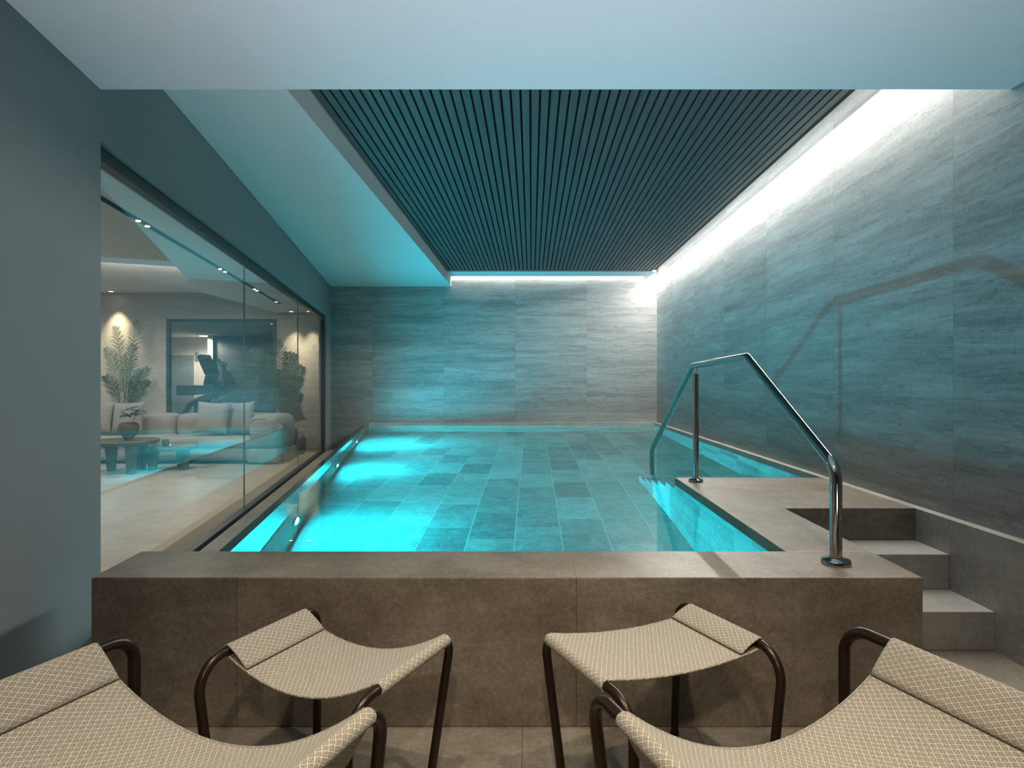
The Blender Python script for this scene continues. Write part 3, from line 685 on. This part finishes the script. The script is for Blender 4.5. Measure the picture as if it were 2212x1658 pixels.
bm = BM(); add_tube(bm, [(bx, by, 0.63), (bx + 0.05, by, 0.66), (bx + 0.14, by, 0.86)], 0.004, 6); new_obj('stem', bm, M['stem'], t)
mx, my = pxx(358, 8.28), 8.28
t = thing('mug', 'small dark mug with a pale spot on the lower coffee table', 'mug', (mx, my, 0.315))
bm = BM(); add_lathe(bm, [(0.036, 0.316), (0.042, 0.322), (0.043, 0.405), (0.039, 0.405), (0.038, 0.33)], 28, (mx, my, 0), cap=False); add_lathe(bm, [(0.036, 0.316), (0.038, 0.33)], 28, (mx, my, 0)); new_obj('cup', bm, M['ceramic'], t)
bm = BM(); add_tube(bm, [(mx + 0.04 + 0.025 * math.sin(q * PI / 8), my, 0.36 + 0.028 * math.cos(q * PI / 8)) for q in range(9)], 0.006, 8); new_obj('handle', bm, M['machgrey'], t)
bm = BM(); bmesh.ops.create_uvsphere(bm, u_segments=16, v_segments=10, radius=0.016, matrix=Matrix.Translation((pxx(368, 8.22), 8.22, 0.331)))
tag(new_obj('white_ball', bm, M['white'], None, True), 'tiny white ball beside the mug on the lower coffee table', 'ball')

# palms
def palm(label, cx, cy, fronds, pot_r, pot_h, seed, lw=0.0115, wm=1.0):
    r = random.Random(seed)
    t = thing('potted_palm', label, 'potted palm', (cx, cy, 0), 'potted palms in the lounge')
    bm = BM(); add_lathe(bm, [(pot_r * 0.86, 0.0), (pot_r * 0.95, 0.02), (pot_r, pot_h * 0.6), (pot_r * 0.97, pot_h), (pot_r * 0.85, pot_h), (pot_r * 0.85, pot_h - 0.05)], 32, (cx, cy, 0)); new_obj('pot', bm, M['pot'], t)
    bm = BM(); add_lathe(bm, [(0.01, pot_h - 0.035), (pot_r * 0.86, pot_h - 0.04)], 24, (cx, cy, 0), cap=False); new_obj('soil', bm, M['soil'], t)
    lb, sb = BM(), BM()
    for (px, py, wd) in fronds:                                  # frond tip in photo pixels at this depth, half-width
        y = cy + r.uniform(-0.22, 0.16)
        tip = Vector((pxx(px, y), y, H - (py - CY) * y / F)); b = Vector((cx + r.uniform(-.05, .05), cy + r.uniform(-.05, .05), pot_h - 0.03))
        ctrl = Vector(((b.x * 0.62 + tip.x * 0.38), (b.y + tip.y) / 2, b.z + (tip.z - b.z) * 0.70 + 0.06))
        P = lambda q: b * (1 - q) ** 2 + ctrl * 2 * q * (1 - q) + tip * q * q
        n = 16; pts = [P(q / n) for q in range(n + 1)]
        add_tube(sb, pts, [0.009 * (1 - 0.75 * q / n) for q in range(n + 1)], 6)
        N = 30
        for q in range(N):
            s = 0.30 + 0.70 * q / (N - 1); p = P(s); tg = (P(min(1, s + 0.02)) - P(s - 0.02)).normalized()
            side = tg.cross(Vector((0, 1, 0)) if abs(tg.y) < 0.8 else Vector((1, 0, 0))).normalized()
            side = (side + Vector((0, r.uniform(-.25, .25), 0))).normalized()
            L = wd * wm * (math.sin(PI * (0.16 + 0.78 * q / (N - 1))) ** 0.8) + 0.02
            for sg in (-1, 1):
                d = side * sg * 0.80 + tg * 0.62 + Vector((0, r.uniform(-.35, .35), 0))
                leaflet(lb, p, d, Vector((0, 1, 0)), L * r.uniform(.9, 1.1), lw, 0.10)
    new_obj('fronds', lb, M['leaf'], t); new_obj('stems', sb, M['stem'], t)
palm('potted palm with upright fronds behind the sofa, at the edge of the painted wall', pxx(268, 9.9), 9.9,
     [(296, 692, .15), (249, 706, .14), (230, 752, .15), (319, 795, .13), (228, 812, .15), (320, 822, .12), (288, 745, .16), (303, 800, .11)], 0.15, 0.5, 5)
palm('potted palm with a dense dark crown, beside the rounded sofa arm', pxx(622, 9.66), 9.66,
     [(600, 737, .15), (545, 755, .16), (522, 785, .15), (536, 815, .14), (637, 765, .13), (653, 792, .15), (622, 762, .15), (645, 850, .13), (566, 775, .16), (652, 895, .12), (580, 800, .16), (610, 800, .17), (590, 850, .14), (632, 830, .14), (570, 835, .14), (618, 880, .13), (545, 790, .14), (560, 760, .15), (600, 820, .15), (645, 815, .14), (530, 800, .15), (625, 845, .14), (605, 860, .14), (640, 875, .12)], 0.148, 0.46, 11, 0.0145, 1.12)
bm = BM(); add_lathe(bm, [(0.09, 0.001), (0.125, 0.02), (0.14, 0.12), (0.14, 0.24), (0.115, 0.31), (0.07, 0.325), (0.01, 0.327)], 32, (pxx(641, 9.86) , 9.88, 0))
tag(new_obj('floor_vase', bm, M['ceramic'], None, True), 'squat rounded dark vase on the floor behind the palm pot', 'vase')

# gym machines
GM = 12.2
def gp(x, y, d=GM): return Vector((pxx(x, d), d, H - (y - CY) * d / F))
tm = thing('treadmill', 'black treadmill with a tilted console behind the gym window', 'treadmill', (pxx(430, GM), GM, 0))
def slab(bm, quad, d0, d1):
    lo = [bm.verts.new((p.x * d0 / GM, p.y - GM + d0, H + (p.z - H) * d0 / GM)) for p in quad]
    lo = [bm.verts.new((p.x, d0, p.z)) for p in quad]; hi = [bm.verts.new((p.x, d1, p.z)) for p in quad]
    bm.verts.ensure_lookup_table()
    bm.faces.new(lo); bm.faces.new(hi[::-1]); n = len(quad)
    for i in range(n): bm.faces.new((lo[i], hi[i], hi[(i + 1) % n], lo[(i + 1) % n]))
def gslab(name, px, d0, d1, mat, par, bev=0.02):
    bm = BM(); quad = [gp(*p) for p in px]
    lo = [bm.verts.new((p.x, d0, p.z)) for p in quad]; hi = [bm.verts.new((p.x, d1, p.z)) for p in quad]
    bm.faces.new(lo); bm.faces.new(hi[::-1]); n = len(quad)
    for i in range(n): bm.faces.new((lo[i], hi[i], hi[(i + 1) % n], lo[(i + 1) % n]))
    bmesh.ops.recalc_face_normals(bm, faces=bm.faces)
    return bevel_mod(new_obj(name, bm, mat, par), bev, 3)
gslab('console', [(430, 770), (436, 765), (453, 766), (473, 806), (470, 811), (448, 811)], 12.1, 12.24, M['machine'], tm)
gslab('console_screen', [(437, 773), (451, 773), (460, 795), (448, 795)], 12.085, 12.11, M['screen'], tm, 0.004)
gslab('upright', [(445, 811), (462, 811), (457, 834), (441, 834)], 12.14, 12.26, M['machine'], tm)
for d in (12.02, 12.36):
    gslab('handrail_arm', [(391, 833), (470, 833), (484, 823), (488, 826), (472, 850), (420, 853), (391, 853)], d, d + 0.07, M['machine'], tm, 0.02)
gslab('arm_trim', [(391, 831.5), (470, 831.5), (470, 833), (391, 833)], 12.01, 12.1, M['machgrey'], tm, 0.003)
gslab('mast', [(444, 850), (462, 850), (452, 870), (438, 870)], 12.14, 12.26, M['machine'], tm)
bm = BM(); add_box(bm, pxx(436, GM), pxx(455, GM), 11.9, 12.4, 0.10, H - (868 - CY) * GM / F); bevel_mod(new_obj('mast_foot', bm, M['machine'], tm), 0.02)
bm = BM(); add_box(bm, pxx(330, GM), pxx(470, GM), 11.8, 12.5, 0.0, 0.16); bevel_mod(new_obj('deck', bm, M['machine'], tm), 0.03)
bm = BM(); add_tube(bm, fillet([gp(463, 838, 11.8), gp(466, 822, 11.8), gp(470, 812, 11.8)], 0.04), 0.014, 8); new_obj('grip', bm, M['machine'], tm)
el = thing('cross_trainer', 'black cross trainer with curved silver arm in the gym, nearest the dark panel', 'exercise machine', (pxx(500, 13.0), 13.0, 0))
GM2 = 12.95
def g2(x, y, d=GM2): return Vector((pxx(x, d), d, H - (y - CY) * d / F))
bm = BM(); add_tube(bm, [g2(397, 893), g2(403, 880), g2(416, 866), g2(436, 858), g2(460, 853), g2(486, 843), g2(508, 838), g2(521, 838)], 0.045, 10); new_obj('curved_arm', bm, M['machgrey'], el)
bm = BM(); add_tube(bm, [g2(398, 896, 12.9), g2(410, 874, 12.9), g2(440, 858, 12.9), g2(486, 847, 12.9), g2(520, 842, 12.9)], 0.05, 10); new_obj('arm_cover', bm, M['machine'], el)
bm = BM(); add_tube(bm, [g2(470, 867, 13.1), g2(500, 852, 13.1), g2(514, 846, 13.1)], 0.035, 8); new_obj('pedal_bar', bm, M['machgrey'], el)
bm = BM(); quad = [(482, 800), (494, 803), (505, 830), (535, 838), (556, 838), (566, 860), (570, 985), (488, 985), (488, 860)]
quad = [g2(*p) for p in quad]; lo = [bm.verts.new((p.x, 12.86, max(p.z, 0.0))) for p in quad]; hi = [bm.verts.new((p.x, 13.08, max(p.z, 0.0))) for p in quad]
bm.faces.new(lo); bm.faces.new(hi[::-1])
for i in range(len(quad)): bm.faces.new((lo[i], hi[i], hi[(i + 1) % len(quad)], lo[(i + 1) % len(quad)]))
bmesh.ops.recalc_face_normals(bm, faces=bm.faces); bevel_mod(new_obj('housing', bm, M['machine'], el), 0.04, 3)
bm = BM(); add_tube(bm, [g2(471, 776, 12.9), g2(480, 790, 12.9), g2(490, 808, 12.9), g2(500, 832, 12.9)], [0.035, 0.03, 0.04, 0.05], 10); new_obj('handlebar', bm, M['machine'], el)
bm = BM(); add_box(bm, g2(400, 0).x, g2(575, 0).x, 12.75, 13.4, 0.0, 0.10); bevel_mod(new_obj('base', bm, M['machine'], el), 0.03)
bm = BM(); c = g2(560, 862); add_tube(bm, [(c.x, 12.78, c.z), (c.x, 12.72, c.z)], 0.20, 28); new_obj('flywheel', bm, M['machine'], el)

# lounge track light: recessed dark slot with small spots
tl = thing('track_light', 'long black recessed ceiling track with small spots in the lounge', 'track light', (LX(-1.97, 6), 6, 2.36))
bm = BM(); add_prism(bm, strip(-1.995, -1.955, 2.5, 9.0), 2.352, 2.3595); new_obj('track', bm, M['black'], tl)
SP = []
for y in (4.35, 4.50, 6.20, 6.36, 7.55, 7.67, 8.75):
    x = LX(-1.975, y); SP.append((x, y)); bm = BM(); add_lathe(bm, [(0.016, 0), (0.016, 0.006)], 16, (x, y, 2.347)); new_obj('spot_lens', bm, M['warmlens'], tl)
# downlights near the lounge back wall and in the gym
DL = [(pxx(238, 9.95), 9.97, 2.69), (pxx(628, 9.95), 9.97, 2.36), (pxx(666, 9.95), 9.97, 2.36)]
lab = ['small round ceiling downlight above the left palm', 'small round ceiling downlight above the right palm', 'small round ceiling downlight nearest the far end of the glazing']
for i, (x, y, z) in enumerate(DL):
    t = thing('ceiling_downlight', lab[i], 'ceiling light', (x, y, z), 'wall washing downlights')
    bm = BM(); add_lathe(bm, [(0.045, -0.006), (0.045, 0.0), (0.032, -0.001), (0.032, -0.006)], 24, (x, y, z - 0.001), cap=False); new_obj('trim_ring', bm, M['white'], t)
    bm = BM(); add_lathe(bm, [(0.03, -0.003), (0.03, -0.001)], 20, (x, y, z - 0.001)); new_obj('lens', bm, M['warmlens'], t)
gx, gy = pxx(440, 13.9), 15.3
gx = pxx(440, 15.3)
t = thing('ceiling_downlight', 'round lit ceiling lamp in the gym above the treadmill console', 'ceiling light', (gx, gy, 2.36))
bm = BM(); add_lathe(bm, [(0.09, -0.012), (0.09, -0.001)], 24, (gx, gy, 2.36)); new_obj('lens', bm, M['warmlens'], t)

# ================================================================== LIGHTS
WARM, NEUT = (1.0, 0.81, 0.58), (1.0, 0.95, 0.86)
def area(name, loc, d, e, col, sx, sy=None, spread=PI):
    l = light('AREA', name, loc, d, e, col, shape='RECTANGLE' if sy else 'SQUARE', size=sx)
    if sy: l.data.size_y = sy
    l.data.spread = spread; return l
# slot LEDs (light sits in the slot, the long side along the slot)
a = area('slot_light_right', (2.035, (2.7 + YB) / 2, 2.985), (0.55, 0, -1), 185, NEUT, 0.02, 7.2); a.rotation_euler = (0, math.radians(22), 0)
a = area('slot_light_wall', (2.045, (2.7 + YB) / 2, 3.03), (1, 0, 0), 4, NEUT, 0.02, 7.2); a.rotation_euler = (0, math.radians(-90), 0)
area('slot_light_corner', (2.05, 9.86, 2.985), (0, 0.25, -1), 6, NEUT, 0.02, 0.35)
a = area('slot_light_back', ((-1.347 + 1.9) / 2, YB - 0.03, 3.02), (0, 0, -1), 26, NEUT, 3.2, 0.02)
# warm downlights over the seats
for (x, y, e) in ((-0.32, 1.12, 86), (0.68, 1.12, 92), (0.0, -0.7, 155)):
    light('SPOT', 'seat_downlight', (x, y, 2.44), (0, 0.10 if y > 0 else 0.45, -1), e, WARM, spot_size=math.radians((96 if x > 0 else 86) if y > 0 else 72), spot_blend=0.7, shadow_soft_size=0.045)
# added cool fill from behind the camera, brightens the front ceiling; no real fitting
area('ceiling_fill', (0.0, -1.1, 0.30), (0, 3.1, 2.18), 27, (0.84, 0.86, 1.0), 2.6, 0.15, math.radians(60))
# lounge
for (x, y, z) in DL:
    light('SPOT', 'wall_washer', (x, y - 0.02, z - 0.03), (0, 0.10, -1), 190, (1.0, 0.80, 0.52), spot_size=math.radians(62), spot_blend=0.9, shadow_soft_size=0.02)
for (x, y) in SP:
    light('SPOT', 'track_spot', (x, y, 2.33), (-0.25, 0.05, -1), 42, (1.0, 0.86, 0.70), spot_size=math.radians(120), spot_blend=0.8, shadow_soft_size=0.02)
for (x, y) in ((-7.2, 8.2), (-5.6, 6.6), (-6.6, 5.0), (-4.9, 8.6), (-5.0, 4.0)):  # added spots without fittings, general warm fill for the lounge
    light('SPOT', 'lounge_fill', (x, y, 2.67 if x < -4.3 else 2.33), (0, 0, -1), 125, (1.0, 0.86, 0.74), spot_size=math.radians(172), spot_blend=0.6, shadow_soft_size=0.03)
light('SPOT', 'gym_lamp', (gx, gy - 0.3, 2.3), (0, 0, -1), 260, (1.0, 0.82, 0.66), spot_size=math.radians(165), spot_blend=0.5, shadow_soft_size=0.05)
light('SPOT', 'gym_lamp_near', (-6.6, 12.0, 2.3), (0, 0, -1), 100, (1.0, 0.82, 0.66), spot_size=math.radians(165), spot_blend=0.5, shadow_soft_size=0.05)

# caustic receivers: let the refracted lamp beams reach the walls
wat.cycles.is_caustics_caster = True
for o in COL.objects:
    if o.type == 'MESH' and o.name.split('.')[0] in ('wall_right', 'wall_back', 'ceiling_slats', 'ceiling_soffit', 'ceiling', 'wall_left', 'trim_pool_surround', 'ceiling_upper'):
        o.cycles.is_caustics_receiver = True

w = bpy.data.worlds.new('world'); sc.world = w; w.use_nodes = True
w.node_tree.nodes['Background'].inputs[0].default_value = (0, 0, 0, 1)
# ================================================================== CAMERA + COLOUR
cam = bpy.data.cameras.new('camera'); co = bpy.data.objects.new('camera', cam); COL.objects.link(co)
co.location = (0, 0, H); co.rotation_euler = (PI / 2, 0, 0)
cam.sensor_width = 36; cam.lens = 36 * F / 2212; cam.shift_x = -(CX - 1106) / 2212; cam.shift_y = (CY - 829) / 2212
cam.clip_start = 0.02; sc.camera = co
vs = sc.view_settings; sc.display_settings.display_device = 'sRGB'
vs.view_transform = 'Standard'; vs.look = 'None'; vs.exposure = 0.0; vs.gamma = 1.0; vs.use_curve_mapping = False
cy = sc.cycles
cy.max_bounces = 10; cy.diffuse_bounces = 5; cy.glossy_bounces = 5; cy.transmission_bounces = 8; cy.transparent_max_bounces = 12
cy.caustics_reflective = True; cy.caustics_refractive = True; cy.sample_clamp_indirect = 6.0; cy.blur_glossy = 0.3
cy.use_adaptive_sampling = True; cy.adaptive_threshold = 0.015; cy.use_denoising = True; cy.denoiser = 'OPENIMAGEDENOISE'
